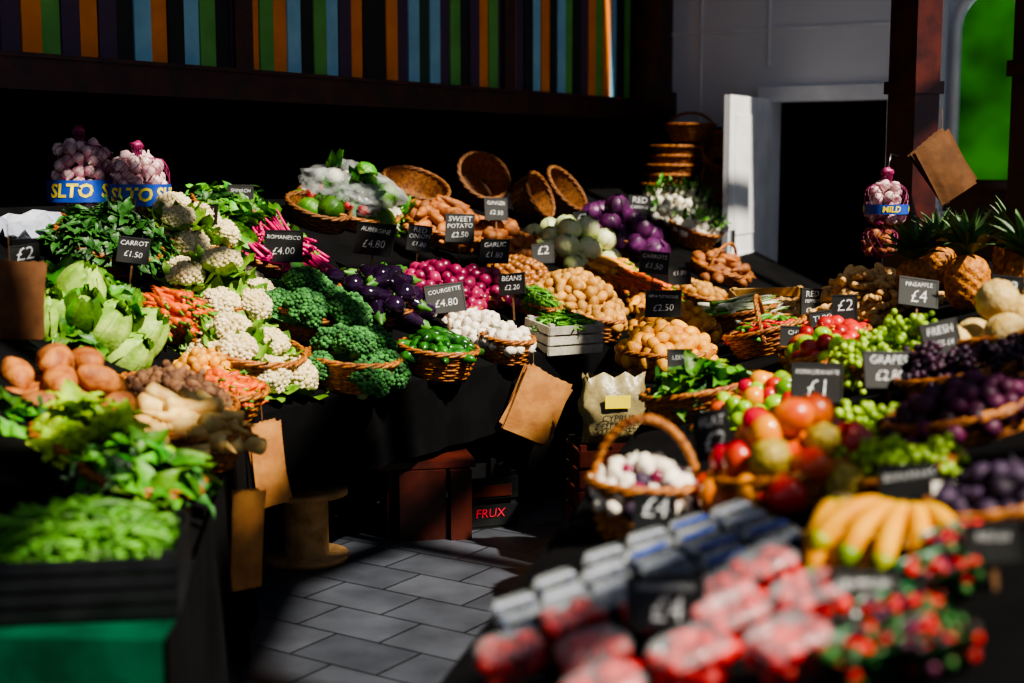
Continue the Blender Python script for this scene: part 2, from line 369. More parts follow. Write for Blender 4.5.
def strawberry(R=.016):
    p=[(.001,-R*1.3),(R*.35,-R*1.1),(R*.75,-R*.4),(R,.25*R),(R*.85,R*.7),(R*.3,R*.85),(.001,R*.8)]
    g=rev(p,10,"straw"); gs=[g]
    for i in range(5): gs.append(X(leaf(R*.9,R*.5,"calyx",.6,.1,0,4,3),(0,0,R*.82),R3(0,0,i*1.257)))
    return J(gs)
def pom(R,m="pom"):
    p=[(.001,-R*.92),(R*.4,-R*.88),(R*.85,-R*.5),(R,0),(R*.88,R*.5),(R*.5,R*.85),(R*.2,R*.95),(R*.17,R*1.15),(R*.26,R*1.3),(R*.2,R*1.15),(.001,R*.97)]
    return rev(p,18,m)
def ginger():
    gs=[]
    for i in range(5): gs.append(X(blob(.035,.018,.016,"ginger",10,7,.12),(i*.03-.06,rng.uniform(-.02,.02),rng.uniform(-.008,.008)),R3(0,0,rng.uniform(-1.4,1.4))))
    return J(gs)
def rsq(n,w,d,p=5):
    th=np.arange(n)*2*math.pi/n; c=np.cos(th);s=np.sin(th); k=(np.abs(c)**p+np.abs(s)**p)**(-1/p); return np.stack([c*k*w/2,s*k*d/2],-1)
def punnet(w,d,h,wall,lid=None,taper=.85):
    o=rsq(32,w,d); gs=[]
    lv=[(taper*.02,.0),(taper,.002),(1,h),(1.06,h+.001),(1.06,h+.004)]
    V=np.stack([np.concatenate([o*s,np.full((32,1),z)],1) for s,z in lv]); gs.append(G(V,gq(len(lv),32),m=wall))
    if lid:
        lv=[(1.07,h+.002),(1.05,h+.01),(.9,h+.02),(.86,h+.017),(.3,h+.018),(.02,h+.018)]
        V=np.stack([np.concatenate([o*s,np.full((32,1),z)],1) for s,z in lv]); gs.append(G(V,gq(len(lv),32),m=lid))
    return J(gs)
def fillbox(protos,w,d,z0,z1,sz,mode='any'):
    out=[];P=np.zeros((0,3))
    for _ in range(1500):
        p=np.array([rng.uniform(-.5,.5)*w,rng.uniform(-.5,.5)*d,rng.uniform(z0,z1)])
        if len(P) and np.min(np.sum((P-p)**2,1))<(sz*.72)**2: continue
        P=np.vstack([P,p]); out.append(X(protos[rng.integers(len(protos))],p,R3(*rng.uniform(0,6.28,3)),rng.uniform(.85,1.1)))
    return J(out)
def slatcrate(w,d,h,m,ns=3,open_=True):
    gs=[box(w,d,.01,m,(0,0,.005))]; sh=h/ns*.78
    for i in range(ns):
        z=h*(i+.5)/ns
        gs+=[box(w,.01,sh,m,(0,-d/2,z)),box(w,.01,sh,m,(0,d/2,z)),box(.01,d,sh,m,(-w/2,0,z)),box(.01,d,sh,m,(w/2,0,z))]
    for sx in(-1,1):
        for sy in(-1,1): gs.append(box(.025,.025,h*1.04,m,(sx*(w/2-.017),sy*(d/2-.017),h*.52)))
    return J(gs)
PB=[broccoli() for _ in range(3)]; PC=[cauliflower() for _ in range(3)]
# ------------------------------------------------------------------ room
u_=np.array([.546,.838,0]); v_=np.array([-.838,.546,0]); K=np.array([1.02,11.3,0])
def W1(s,z,off=0): return K-u_*s-v_*off+np.array([0,0,z])
def W2(w,z,off=0): return K-v_*w-u_*off+np.array([0,0,z])
def slab(fn,a0,a1,z0,z1,o0,o1,m):
    P=[fn(a0,z0,o0),fn(a1,z0,o0),fn(a1,z0,o1),fn(a0,z0,o1),fn(a0,z1,o0),fn(a1,z1,o0),fn(a1,z1,o1),fn(a0,z1,o1)]
    return G(P,[[0,3,2,1],[4,5,6,7],[0,1,5,4],[1,2,6,5],[2,3,7,6],[3,0,4,7]],m=m)
fl=G([[-9,-3,0],[9,-3,0],[9,16,0],[-9,16,0]],[[0,1,2,3]],m="floor_tiles"); emit("floor",fl,smooth=False)
emit("wall_left",slab(W1,-.1,11,0,5,-.2,0,"black_wall"),smooth=False)
pat="D O P B N B P G D P O G P O P D B O D B G D P O G O B D G B P O D".split()
pm={'D':"stripe_dark",'O':"stripe_orange",'P':"stripe_purple",'B':"stripe_blue",'N':"stripe_dkgreen",'G':"stripe_green"}
gs=[];s=10.5;i=0
while s>.25:
    w=.105; c=pat[i%len(pat)]
    gs.append(slab(W1,s-w,s,2.05,4.6,0,.02+(.008 if i%2 else 0),pm[c])); s-=w+.003; i+=1
for s in (1.9,4.42,7.6): gs.append(slab(W1,s,s+.13,2.05,4.6,0,.05,"wood_red"))
emit("wall_left_cladding",J(gs),smooth=False)
emit("trim_1",J([slab(W1,.22,11,1.91,2.05,0,.07,"wood_red"),slab(W1,.22,11,2.05,2.07,0,.09,"wood_red")]),smooth=False)
emit("corner_pillar",J([slab(W1,-.02,.22,0,4.8,0,.26,"wood_red"),slab(W1,-.04,.24,1.92,2.12,0,.3,"wood_red")]),smooth=False)
emit("wall_back",J([slab(W2,0,1.10,0,5,-.15,0,"white_wall"),slab(W2,1.98,2.27,0,5,-.15,0,"white_wall"),slab(W2,1.10,1.98,2.03,5,-.15,0,"white_wall"),
  slab(W2,2.27,6.5,0,1.46,-.15,0,"wood_red"),slab(W2,2.27,2.46,1.46,5,-.15,.0,"white_wall"),slab(W2,2.88,6.5,1.46,5,-.15,0,"white_wall"),
  slab(W2,2.4,2.9,2.75,5,-.14,-.0,"white_wall")]),smooth=False)
gs=[]
for w in (.5,1.05,2.1): gs.append(slab(W2,w,w+.012,2.3 if w==1.05 else 0,5,0,.012,"white_paint"))
gs.append(slab(W2,.2,2.2,2.55,2.57,0,.014,"white_paint")); emit("trim_2",J(gs),smooth=False)
emit("door_frame",J([slab(W2,1.02,1.10,0,2.1,0,.05,"white_paint"),slab(W2,1.98,2.06,0,2.1,0,.05,"white_paint"),slab(W2,1.0,2.08,2.03,2.14,0,.06,"white_paint")]),smooth=False)
gs=[slab(W2,.9,2.2,0,2.4,-1.2,-1.15,"black_wall"),slab(W2,.9,.95,0,2.4,-1.2,-.15,"black_wall"),slab(W2,2.15,2.2,0,2.4,-1.2,-.15,"black_wall"),slab(W2,.9,2.2,2.35,2.4,-1.2,-.15,"black_wall")]  # passage box coloured black all over so the doorway looks dark
for i in range(6): gs.append(slab(W2,1.0+i*.18,1.02+i*.18,0,2.3,-1.15,-1.13,"stripe_dark"))
emit("wall_passage",J(gs),smooth=False)
h0=W2(1.08,0,.05); h1=np.array([1.50,9.94,0]); d=(h1-h0); d/=np.linalg.norm(d); nn=np.array([-d[1],d[0],0])
def WD(a,z,o=0): return h0+d*a+nn*o+np.array([0,0,z])
e=empty("door_1",(0,0,0))
emit("leaf",slab(WD,0,.87,.01,2.05,-.022,.022,"white_paint"),e,smooth=False)
emit("panels",J([slab(WD,.1,.77,.15,.95,-.028,.028,"white_paint"),slab(WD,.1,.77,1.08,1.92,-.028,.028,"white_paint")]),e,smooth=False)
emit("handle",J([slab(WD,.8,.83,1.0,1.12,-.05,.05,"steel"),slab(WD,.70,.83,1.05,1.07,-.06,-.045,"steel")]),e,smooth=False)
e=empty("window_1",(0,0,0))
wa=[(2.46,1.46),(2.88,1.46)]+[(2.67+.21*math.cos(t),2.5+.24*math.sin(t)) for t in np.linspace(0,math.pi,17)]
P=[W2(2.67,2.1,-.05)]+[W2(a,z,-.05) for a,z in wa]; n=len(wa)
emit("glass",G(P,None,[[0,i+1,(i+1)%n+1] for i in range(n)],m="green_glass"),e,smooth=False)
ar=[(2.67+.23*math.cos(t),2.5+.26*math.sin(t)) for t in np.linspace(-.0,math.pi,17)]
emit("frame",J([tube([W2(2.9,1.46,.02)]+[W2(a,z,.02) for a,z in ar]+[W2(2.44,1.46,.02)],.03,8,"white_paint"),slab(W2,2.38,2.96,1.40,1.47,-.05,.1,"wood_red")]),e)
emit("stone_column",J([slab(W2,2.27,2.38,1.2,4.5,0,.1,"white_wall"),slab(W2,2.24,2.41,1.1,1.25,0,.13,"white_wall")]),smooth=False)
for nm,(x,y) in (("iron_post",(1.95,7.0)),("iron_post",(2.03,5.5))):
    emit(nm,J([box(.17,.17,4.48,"wood_red",(0,0,2.24)),box(.23,.23,.3,"wood_red",(0,0,.15)),box(.2,.2,.06,"wood_red",(0,0,1.95)),box(.26,.26,.12,"wood_red",(0,0,4.42))]),None,(x,y,0),(0,0,.57),False)
def WR(a,z,s): return np.array([-.14,6.3,0])+u_*s+v_*a+np.array([0,0,z])
gs=[]
def slabR(a0,a1,s0,s1,z0,z1,m):
    P=[WR(a0,z0,s0),WR(a1,z0,s0),WR(a1,z0,s1),WR(a0,z0,s1),WR(a0,z1,s0),WR(a1,z1,s0),WR(a1,z1,s1),WR(a0,z1,s1)]
    return G(P,[[0,1,2,3],[4,7,6,5],[0,4,5,1],[1,5,6,2],[2,6,7,3],[3,7,4,0]],m=m)
gs.append(slabR(-.84,-.42,-8,5,4.6,4.66,"stripe_dark")); gs.append(slabR(.75,1.9,-8,5,4.6,4.66,"stripe_dark"))  # unseen roof strips, placed to keep sun off the left wall
gs.append(slabR(-6,1.9,4.05,5.2,4.67,4.7,"stripe_dark"))  # unseen slab added to shade the back wall
shade_panel=lambda x0,x1,y0,y1:box(x1-x0,y1-y0,.04,"stripe_dark",((x0+x1)/2,(y0+y1)/2,4.92))
gs+= [shade_panel(1.35,1.6,.2,1.3),shade_panel(1.95,2.3,1.4,3.3)]  # unseen panels added to shade part of the beans and the floor
emit("shade_ceiling",J(gs),smooth=False)
gs=[slabR(-9,-.84,s,s+.12,4.6,4.85,"wood_red") for s in np.arange(-8.6,4.0,1.5)]  # unseen roof beams, added to break the sunlight into dapples
gs+=[slabR(a,a+.12,-9,4.0,4.5,4.6,"wood_red") for a in (-2.05,-3.7,-5.5,-7.2)]
gs+=[slabR(a,a+.020,-8,4.0,4.6,4.63,"wood_red") for a in np.arange(-.41,.75,.045)]  # unseen louvre slats, added to let thinned sun onto the striped cladding
emit("shade_beams",J(gs),smooth=False)
# ------------------------------------------------------------------ stalls
def drape(p0,p1,z1,z0,m,amp=.02,n=90,out=None):
    p0=np.array(p0);p1=np.array(p1);t=np.linspace(0,1,n)[:,None]; Ln=np.linalg.norm(p1-p0); dd=(p1-p0)/Ln; nn=np.array([dd[1],-dd[0]])
    if out is not None: nn=np.array(out)
    s=t*Ln; rows=[]
    ph=rng.uniform(0,6)
    for k,z in enumerate(np.linspace(z1,z0,7)):
        f=k/6; w=amp*f*(np.sin(s*17+ph)+.6*np.sin(s*31+1+ph)+.4*np.sin(s*7))+.012+.02*f
        xy=p0+dd*s+nn*w; rows.append(np.concatenate([xy,np.full((n,1),z)],1))
    return G(np.stack(rows),gq(7,n,False),m=m)
Lf=(-.68,2.66);Lm=(-.75,3.22);C0=(-.975,5.03);M1=(2.3,10.05);out_m=(.838,-.546)
Cb=(-2.68,5.42);M1b=(M1[0]-.838*1.7,M1[1]+.546*1.7)
e=empty("produce_stall",(0,0,0))
top=G([[*Lm,.68],[*C0,.68],[*Cb,1.40],[-2.45,3.3,1.40],[*M1,.68],[*M1b,1.39],[*Lf,.68],[-2.4,2.7,.68],[-2.45,3.3,.68]],[[0,1,2,3],[1,4,5,2],[6,0,8,7]],[[0,8,3]],m="black_cloth"); emit("sloped_top",top,e,smooth=False)
def q(t): return (C0[0]+(M1[0]-C0[0])*t,C0[1]+(M1[1]-C0[1])*t)
emit("cloth_skirt",J([drape(Lf,C0,.685,.02,"black_cloth",out=(1,.1),n=70),drape(C0,q(.30),.685,.37,"black_cloth",.01,out=out_m),drape(q(.29),M1,.685,.02,"black_cloth",out=out_m)]),e)
gs=[]
for t in (.02,.17,.33,.5,.7,.95):
    p=q(t)
    for a in (.12,1.5): gs.append(box(.07,.07,.66+.4*a,"wood_red",(p[0]-.838*a,p[1]+.546*a,(.66+.4*a)/2),R3(0,0,.57)))
emit("legs",J(gs),e,smooth=False)
emit("green_cloth",J([drape((-2.3,2.72),(-.665,2.62),.695,.02,"green_cloth",.03,out=(.15,-1)),G([[-2.3,2.71,.69],[-.665,2.61,.69],[-.67,2.75,.69],[-2.3,2.85,.69]],[[0,1,2,3]],m="green_cloth")]),e)
e=empty("fruit_stall",(0,0,0))
E0=np.array([-.34,1.36]);E1=np.array([1.12,7.68]);nr=np.array([.974,-.225])
zr=lambda c:.70+.28*c
top=G([[*E0,.70],[*(E0+nr*1.9),zr(1.9)],[*(E1+nr*1.9),zr(1.9)],[*E1,.70]],[[0,1,2,3]],m="black_cloth"); emit("sloped_top",top,e,smooth=False)
emit("cloth_skirt",J([drape(E0,E1,.705,.02,"black_cloth",out=(-.974,.225),n=140),drape(E1,E1+nr*1.9,.70,.02,"black_cloth",out=(.2,1)),drape(E0,E0+nr*1.9,.70,.02,"black_cloth",out=(-.2,-1))]),e)
e=empty("potato_table",(0,0,0))
emit("cloth_top",G([[.40,5.72,.69],[1.0,5.72,.69],[1.1,7.3,.69],[.55,7.3,.69]],[[0,1,2,3]],m="black_cloth"),e,smooth=False)
emit("cloth_skirt",J([drape((.40,5.72),(1.0,5.72),.69,.02,"black_cloth",out=(0,-1)),drape((.40,5.72),(.55,7.3),.69,.02,"black_cloth",out=(-1,0))]),e)
e=empty("cable_reel",(-.83,5.60,0)); a=[(.001,0),(.17,0),(.17,.025),(.09,.026),(.09,.27),(.17,.271),(.17,.296),(.001,.296)]
emit("wooden_reel",rev(a,28,"wood_reel"),e)
e=empty("wooden_bench",(-.40,6.0,0),(0,0,.2))
emit("frame",J([box(.2,.24,.30,"wood_red",(0,0,.15)),box(.09,.09,.3,"wood_red",(.16,-.1,.15)),box(.42,.26,.03,"wood_red",(.02,0.03,.32))]),e,smooth=False)
e=empty("fruit_box",(-.15,6.22,0),(0,0,.35))
emit("crate",slatcrate(.26,.3,.24,"black_plastic",2),e,smooth=False)
emit("printed_label",J([box(.2,.004,.05,"wood_red",(0,-.158,.17)),X(text("FRUX",.055,"label_red",0),(0,-.16,.07),R3(math.pi/2,0,0))]),e,smooth=False)
# ------------------------------------------------------------------ goods: main stall
P_on=[onion(.034,"redonion")]; P_gar=[garlicb(.026),garlicb(.03)]; P_pot=[blob(.042,.03,.028,"potato",12,8,.1) for _ in range(4)]; P_poty=[blob(.042,.032,.03,"potato_y",12,8,.08) for _ in range(4)]
P_sw=[root(.16,.034,"sweetpot",8) for _ in range(2)]+[blob(.07,.036,.034,"sweetpot",12,8,.12) for _ in range(3)]
P_sh=[onion(.024,"shallot")]; P_car=[root(.17,.016,"carrot",8,"leaf") for _ in range(3)]; P_cary=[root(.15,.018,"carrot_y",8,"leaf") for _ in range(2)]
P_cha=[root(.085,.014,"carrot",7,"leaf") for _ in range(3)]; P_par=[root(.2,.028,"parsnip",10) for _ in range(3)]
P_art=[J([blob(.03,.024,.02,"artichoke_root",10,7,.2),X(blob(.016,.014,.013,"artichoke_root",8,6,.1),(.022,.01,.004)),X(blob(.014,.012,.012,"artichoke_root",8,6,.1),(-.02,-.012,.006))]) for _ in range(3)]
P_cou=[sausage(.13,.021,"courgette",.08) for _ in range(3)]; P_bean=[sausage(.13,.0055,"bean",rng.uniform(.05,.2),6,8) for _ in range(5)]
P_wc=[cabbage(.072,"leaf_white","leaf_white",.9,.04) for _ in range(2)]; P_rc=[cabbage(.075,"redcab","redcab",.92,.05) for _ in range(2)]; P_gc=[cabbage(.085,"leaf_pale","leaf_pale",1.1,.2),cabbage(.08,"leaf_pale","leaf",1.0,.3)]
P_tu=[J([onion(.036,"turnip"),X(bunch(4,.08,.035,"leaf","white_stalk",.7),(0,0,.04))]),onion(.04,"turnip")]
P_aub=[aubergine()]
stock("basket_of_broccoli",(-.65,5.66,.70),'M',.19,.12,pile(PB,.17,.15,.10,.15,'up',"broccoli",tight=.9),"broccoli_heads",.12)
stock("basket_of_broccoli",(-.88,6.0,.87),'M',.18,.12,pile(PB,.22,.2,.12,.15,'up',"broccoli",tight=.9),"broccoli_heads",.3)
stock("basket_of_courgettes",(-.33,6.09,.68),'M',.17,.12,pile(P_cou,.15,.15,.08,.045,'flat',"courgette"),"courgettes",.12)
stock("basket_of_garlic",(-.03,6.50,.68),'M',.12,.11,pile(P_gar,.11,.11,.07,.048,'any',"garlic"),"garlic_bulbs",.12)
stock("pile_of_garlic",(-.15,6.73,.77),'M',.2,.1,pile(P_gar,.17,.2,.09,.048,'any',"garlic"),"garlic_bulbs",.36,bask=False)
stock("basket_of_aubergines",(-.64,6.53,.90),'M',.19,.09,pile(P_aub,.2,.19,.12,.08,'flat',"aubergine",tight=.85),"aubergines",.36)
stock("basket_of_red_onions",(-.37,6.98,.91),'M',.22,.06,pile(P_on,.22,.22,.12,.062,'any',"redonion"),"red_onions",.38)
stock("basket_of_red_onions",(-.16,7.22,.90),'M',.16,.06,pile(P_on,.17,.17,.09,.062,'any',"redonion"),"red_onions",.36)
stock("basket_of_sweet_potatoes",(-.41,8.03,1.15),'M',.24,.10,pile(P_sw,.24,.2,.13,.085,'flat',"sweetpot",tight=.75),"sweet_potatoes",.36)
stock("basket_of_sweet_potatoes",(-.11,8.13,1.08),'M',.2,.08,pile(P_sw,.2,.2,.11,.085,'flat',"sweetpot",tight=.75),"sweet_potatoes",.36)
stock("basket_of_shallots",(.04,7.71,.92),'M',.18,.08,pile(P_sh,.2,.18,.08,.042,'any',"shallot"),"shallots",.36)
stock("basket_of_potatoes",(.46,7.32,.68),'M',.11,.11,pile(P_pot,.1,.1,.06,.055,'any',"potato"),"potatoes",.12)
stock("basket_of_potatoes",(.34,7.58,.80),'M',.22,.08,pile(P_pot,.25,.24,.12,.055,'any',"potato"),"potatoes",.36)
stock("basket_of_white_cabbages",(.35,8.55,1.0),'M',.26,.1,pile(P_wc,.25,.27,.14,.135,'up',"leaf_dark",tight=.92),"cabbages",.36)
stock("basket_of_red_cabbages",(.68,9.2,1.05),'M',.26,.1,pile(P_rc,.26,.27,.16,.135,'up',"redcab",tight=.92),"red_cabbages",.36)
stock("basket_of_yellow_carrots",(.55,8.36,.9),'M',.18,.07,pile(P_cary,.18,.18,.07,.04,'dir',"carrot_y",tight=.6),"yellow_carrots",.36)
stock("basket_of_carrots",(.72,8.18,.81),'M',.18,.07,pile(P_car,.18,.18,.07,.04,'dir',"carrot",tight=.6),"carrots",.36)
stock("basket_of_potatoes",(.79,7.93,.71),'M',.16,.08,pile(P_poty,.16,.14,.06,.055,'any',"potato_y"),"potatoes",.2)
stock("basket_of_turnips",(1.18,10.25,1.12),'M',.24,.1,pile(P_tu,.28,.24,.16,.075,'up',"turnip"),"turnips",.36)
stock("basket_of_turnips",(1.24,9.88,1.02),'M',.18,.12,pile(P_tu,.16,.15,.06,.075,'up',"turnip"),"turnips",.3)
stock("basket_of_mixed_roots",(1.12,8.6,.72),'M',.18,.09,pile(P_sh+P_pot,.17,.15,.06,.055,'any',"potato"),"mixed_roots",.25)
stock("basket_of_sweet_potatoes",(1.35,9.3,.82),'M',.2,.09,pile(P_sw,.2,.18,.08,.085,'flat',"sweetpot",tight=.75),"sweet_potatoes",.3,handle=.2)
stock("basket_of_cauliflowers",(-1.03,5.43,.77),'M',.21,.12,pile(PC,.19,.19,.10,.145,'up',"cauli_leaf",tight=.92),"cauliflowers",.25)
stock("basket_of_cauliflowers",(-1.24,5.95,.97),'M',.22,.10,pile(PC,.23,.22,.12,.145,'up',"cauli_leaf",tight=.9),"cauliflowers",.36)
stock("basket_of_cauliflowers",(-1.5,6.5,1.2),'M',.2,.08,pile(PC,.2,.2,.1,.145,'up',"cauli_leaf",tight=.9),"cauliflowers",.36)
ch=[chardb() for _ in range(3)]
stock("basket_of_chard",(-1.15,6.70,1.1),'M',.22,.08,pile(ch,.2,.2,.1,.08,'dir',"leaf_dark",tight=.8,maxn=14),"chard_bunches",.4)
lv=[bunch(13,.11,.06,"leaf",None,1.2) for _ in range(3)]; lvd=[bunch(16,.085,.04,"leaf_dark",None,1.3) for _ in range(3)]; lvl=[bunch(12,.09,.05,"leaf_lime",None,1.3) for _ in range(3)]; rom=broccoli(.055,"leaf_lime")
stock("basket_of_spinach",(-1.40,7.05,1.3),'M',.2,.08,pile(lvd+lv,.2,.18,.04,.07,'up',"leaf_dark",maxn=30),"spinach_leaves",.36)
sal=[cabbage(.07,"leaf_pale","leaf"),J([onion(.045,"turnip"),X(bunch(6,.12,.05,"leaf","white_stalk",.6),(0,0,.03))]),onion(.03,"straw"),bunch(10,.12,.06,"leaf",None,1.2)]
e=stock("bagged_salad",(-.92,7.8,1.27),'M',.28,.1,pile(sal,.28,.25,.19,.10,'any',"leaf_dark"),"salad_heads",.36)
bf=[]
for k in range(6):
    a=k*1.05; b=blob(.14,.13,.085,"bagfilm",30,20,.16,8); bf.append(X(b,(.17*math.cos(a),.15*math.sin(a),.18+.03*(k%2))))
emit("plastic_bags",J(bf),e)
def eb(loc,rx,ry,rz,r=.16,h=.14): 
    e=empty("empty_wicker_basket",loc,(rx,ry,rz)); emit("weave",basket(r,h,"wicker_dark"),e)
eb((-.24,9.05,1.42),1.0,0,.5,.17,.16); eb((-.6,8.45,1.36),.5,0,.7,.2,.12); eb((.25,9.3,1.33),.9,.2,.9,.17,.15); eb((-1.05,7.5,1.25),.4,0,.9,.17,.12); eb((.05,9.0,1.33),1.2,0,1.1,.15,.15)
stock("basket_of_chantenay_carrots",(-1.06,5.02,.70),'M',.17,.10,pile(P_cha,.15,.15,.06,.032,'flat',"carrot",tight=.7),"chantenay_carrots",.15)
stock("pile_of_yellow_potatoes",(-1.13,5.22,.80),'M',.15,.08,pile([blob(.026,.02,.018,"potato_y",10,7,.08)],.16,.13,.09,.036,'any',"potato_y"),"small_potatoes",.3,bask=False)
stock("basket_of_artichoke_roots",(-1.13,4.62,.74),'L',.2,.10,pile(P_art,.19,.18,.08,.045,'any',"artichoke_root"),"artichoke_roots",.25)
stock("basket_of_parsnips",(-.98,4.2,.70),'L',.17,.11,pile(P_par,.15,.15,.09,.05,'flat',"parsnip",tight=.7),"parsnips",.15)
stock("basket_of_carrots",(-1.36,5.53,.92),'M',.14,.11,pile(P_car,.11,.11,.09,.035,'dir',"carrot",tight=.6),"carrots",.3)
stock("pile_of_green_cabbages",(-1.60,5.25,.98),'L',.25,.1,pile(P_gc+lv[:2],.26,.24,.16,.12,'up',"leaf_dark"),"cabbages",.4,bask=False)
stock("pile_of_herbs",(-1.72,6.0,1.17),'M',.22,.1,pile(lvd,.24,.22,.12,.07,'up',"leaf_dark",maxn=60),"herb_bunches",.36)
stock("pile_of_kale",(-1.38,3.80,.84),'L',.26,.1,pile(lv+lvd,.2,.22,.05,.08,'up',"leaf_dark",maxn=46),"kale_leaves",.36,bask=False)
stock("basket_of_spring_greens",(-1.15,3.72,.77),'L',.15,.09,pile(lvl+[rom,rom,rom],.14,.13,.09,.07,'up',"leaf_lime",maxn=26),"spring_greens",.3)
stock("basket_of_romanesco",(-.95,3.5,.72),'L',.15,.10,pile(lv+[rom,rom]+lvd,.15,.14,.05,.07,'up',"leaf_dark",maxn=30),"romanesco",.25)
stock("pile_of_sweet_potatoes",(-1.36,4.25,.86),'L',.2,.1,pile([blob(.085,.05,.045,"sweetpot",14,10,.12) for _ in range(3)],.2,.18,.14,.105,'flat',"sweetpot",tight=.85),"sweet_potatoes",.36,bask=False)
e=empty("crate_of_green_beans",(-.90,2.88,.70),(.04,0,math.radians(8)))
emit("plastic_crate",slatcrate(.42,.32,.13,"black_plastic",4),e,smooth=False)
b=pile(P_bean,.2,.15,.07,.017,'flat',"bean",tight=.75,maxn=420,tries=7000); b.V[:,0]=np.clip(b.V[:,0],-.2,.2); b.V[:,1]=np.clip(b.V[:,1],-.15,.15); emit("green_beans",b,e,(0,0,.11))
e=empty("wooden_crate",(.25,6.92,.68),(.1,0,SIDE['M']-.5)); emit("slats",slatcrate(.30,.24,.15,"wood_white",3),e,smooth=False); emit("green_beans",pile(P_bean,.13,.1,.05,.02,'flat',"bean",maxn=120),e,(0,0,.12))
stock("basket_of_green_beans",(.10,7.34,.83),'M',.14,.06,pile(P_bean,.14,.13,.06,.02,'flat',"bean",maxn=200,tries=4000),"green_beans",.36)
stock("basket_of_new_potatoes",(.66,5.98,.69),'R',.22,.11,pile(P_poty,.21,.2,.12,.055,'any',"potato_y"),"new_potatoes",0,sy=.9)
stock("basket_of_new_potatoes",(.76,6.6,.69),'R',.2,.14,pile(P_poty,.2,.2,.12,.055,'any',"potato_y"),"new_potatoes",0)
e=empty("potato_sack",(.40,5.52,.50),(0,0,.15))
zz=np.linspace(0,1,22); th=np.arange(36)*2*math.pi/36; rr=[]
for z in zz:
    w_=.125*(1-.08*math.sin(z*9)); d_=.065*min(1,.5+z*4)*(1-z**5*.9); sq=rsq(36,2*w_,2*d_,3.5); nz_=1+.06*np.sin(th*7+z*11)*(.4+z)+.03*np.sin(th*13-z*17)
    rr.append(np.concatenate([sq*nz_[:,None],np.full((36,1),z*.27+.012*math.sin(z*6))+(.012*np.sin(th*9)*(z>.9))[:,None]],1))
emit("sack",G(np.stack(rr),gq(22,36),m="sack"),e)
emit("print",J([X(text("CYPRUS\nPOTATOES",.036,"stripe_dark",.01),(0,-.080,.09),R3(math.pi/2,0,0)),box(.1,.004,.05,"label_yellow",(0,-.074,.17))]),e,smooth=False)
e=empty("wooden_crate",(.42,5.55,0),(0,0,.15)); emit("slats",J([slatcrate(.36,.26,.245,"wood_red",3),X(slatcrate(.36,.26,.245,"wood_red",3),(0,0,.25))]),e,smooth=False)
def netbag(name,loc,r,h,nb,lab=None,top=.1,m="garlic_pink",lh=.1,off0=-1.57):
    e=empty(name,loc,(0,0,.3)); P=np.zeros((0,3)); gs=[]
    gb=garlicb(.029,m)
    for _ in range(5000):
        z=rng.uniform(0,h); rr=r*math.sqrt(max(0,1-((z/h-.42)/.62)**4))*math.sqrt(rng.uniform(.3,1)); a=rng.uniform(0,6.28); p=np.array([rr*math.cos(a),rr*math.sin(a),z])
        if len(P) and np.min(np.sum((P-p)**2,1))<.046**2: continue
        P=np.vstack([P,p]); gs.append(X(gb,p,R3(*rng.uniform(0,6.28,3)),rng.uniform(.9,1.15)))
        if len(P)>nb: break
    emit("bulbs",J(gs),e)
    st=[]; zz=np.linspace(-.03,h+top,22)
    prof=np.where(zz<h,(r+.03)*np.sqrt(np.clip(1-np.abs((zz/h-.45)/.62)**4,.03,1)),.02+(zz-h)*.15)
    for k in range(14):
        for sg in (-1,1):
            a=k*2*math.pi/14+sg*zz*7; st.append(tube(np.stack([prof*np.cos(a),prof*np.sin(a),zz],-1),.0013,4,"net",False))
    st.append(blob(.028,.028,.02,"net",12,8,.3,5)); st[-1].V[:,2]+=h+top; emit("net",J(st),e)
    if lab:
        zc=h*.32; n=40; a=np.linspace(0,2*math.pi,n,endpoint=False); R=r+.034
        V=np.stack([np.stack([R*np.cos(a),R*np.sin(a),0*a+z],-1) for z in (zc-lh/2,zc+lh/2)]); g1=G(V,gq(2,n),m="label_blue"); ts=[]
        for off in (-1.57,-.1,1.4,2.9):
            t=text(lab,lh*.85,"label_yellow",.03); x=t.V[:,0]/R+off-.3; zt=t.V[:,1]+zc; t.V=np.stack([(R+.002)*np.cos(x),(R+.002)*np.sin(x),zt],-1); ts.append(t)
        emit("printed_band",J([g1]+ts),e)
netbag("garlic_net_bag",(-1.99,6.6,1.36),.13,.32,90,"SLTO",.06); netbag("garlic_net_bag",(-1.73,6.62,1.36),.115,.26,70,"SLTO",.05)
stock("basket_under_garlic",(-1.86,6.5,1.25),'M',.22,.10,None,"",.1)
e=empty("foil_tray",(-2.02,6.0,1.27),(.25,0,.9)); f=rng.normal(size=(10,8))*.02; xx,yy=np.meshgrid(np.linspace(-.2,.2,8),np.linspace(-.15,.15,10)); emit("crumpled_paper",G(np.stack([xx,yy,.06+f],-1),gq(10,8,False),m="paper_white"),e,smooth=False); emit("tray",slatcrate(.4,.3,.06,"black_plastic",1),e,smooth=False)
def bagstack(loc,w,h,ang,yaw,n=6,m="kraft",hang=.12):
    e=empty("hanging_paper_bags",loc,(0,0,yaw)); gs=[]
    for i in range(n):
        a=ang+rng.uniform(-.09,.09); x=np.linspace(-w/2,w/2,13); zt=h/2-.004*(np.arange(13)%2)
        V=[];  yy=-.009*i
        for zz,b in ((-h/2,.0),(-h*.2,.016),(h*.25,.008)): V.append(np.stack([x,yy-b*np.cos(x/w*3)+rng.normal(size=13)*.002,0*x+zz],-1))
        V.append(np.stack([x,0*x+yy,zt],-1)); g=G(np.stack(V),gq(4,13,False),m=m); gs.append(X(g,(0,0,-h/2),R3(0,a,0)))
    gs.append(tube([[0,-.02,0],[0,0,.0],[0,.01,hang]],.002,5,"stake")); emit("bags",J(gs),e)
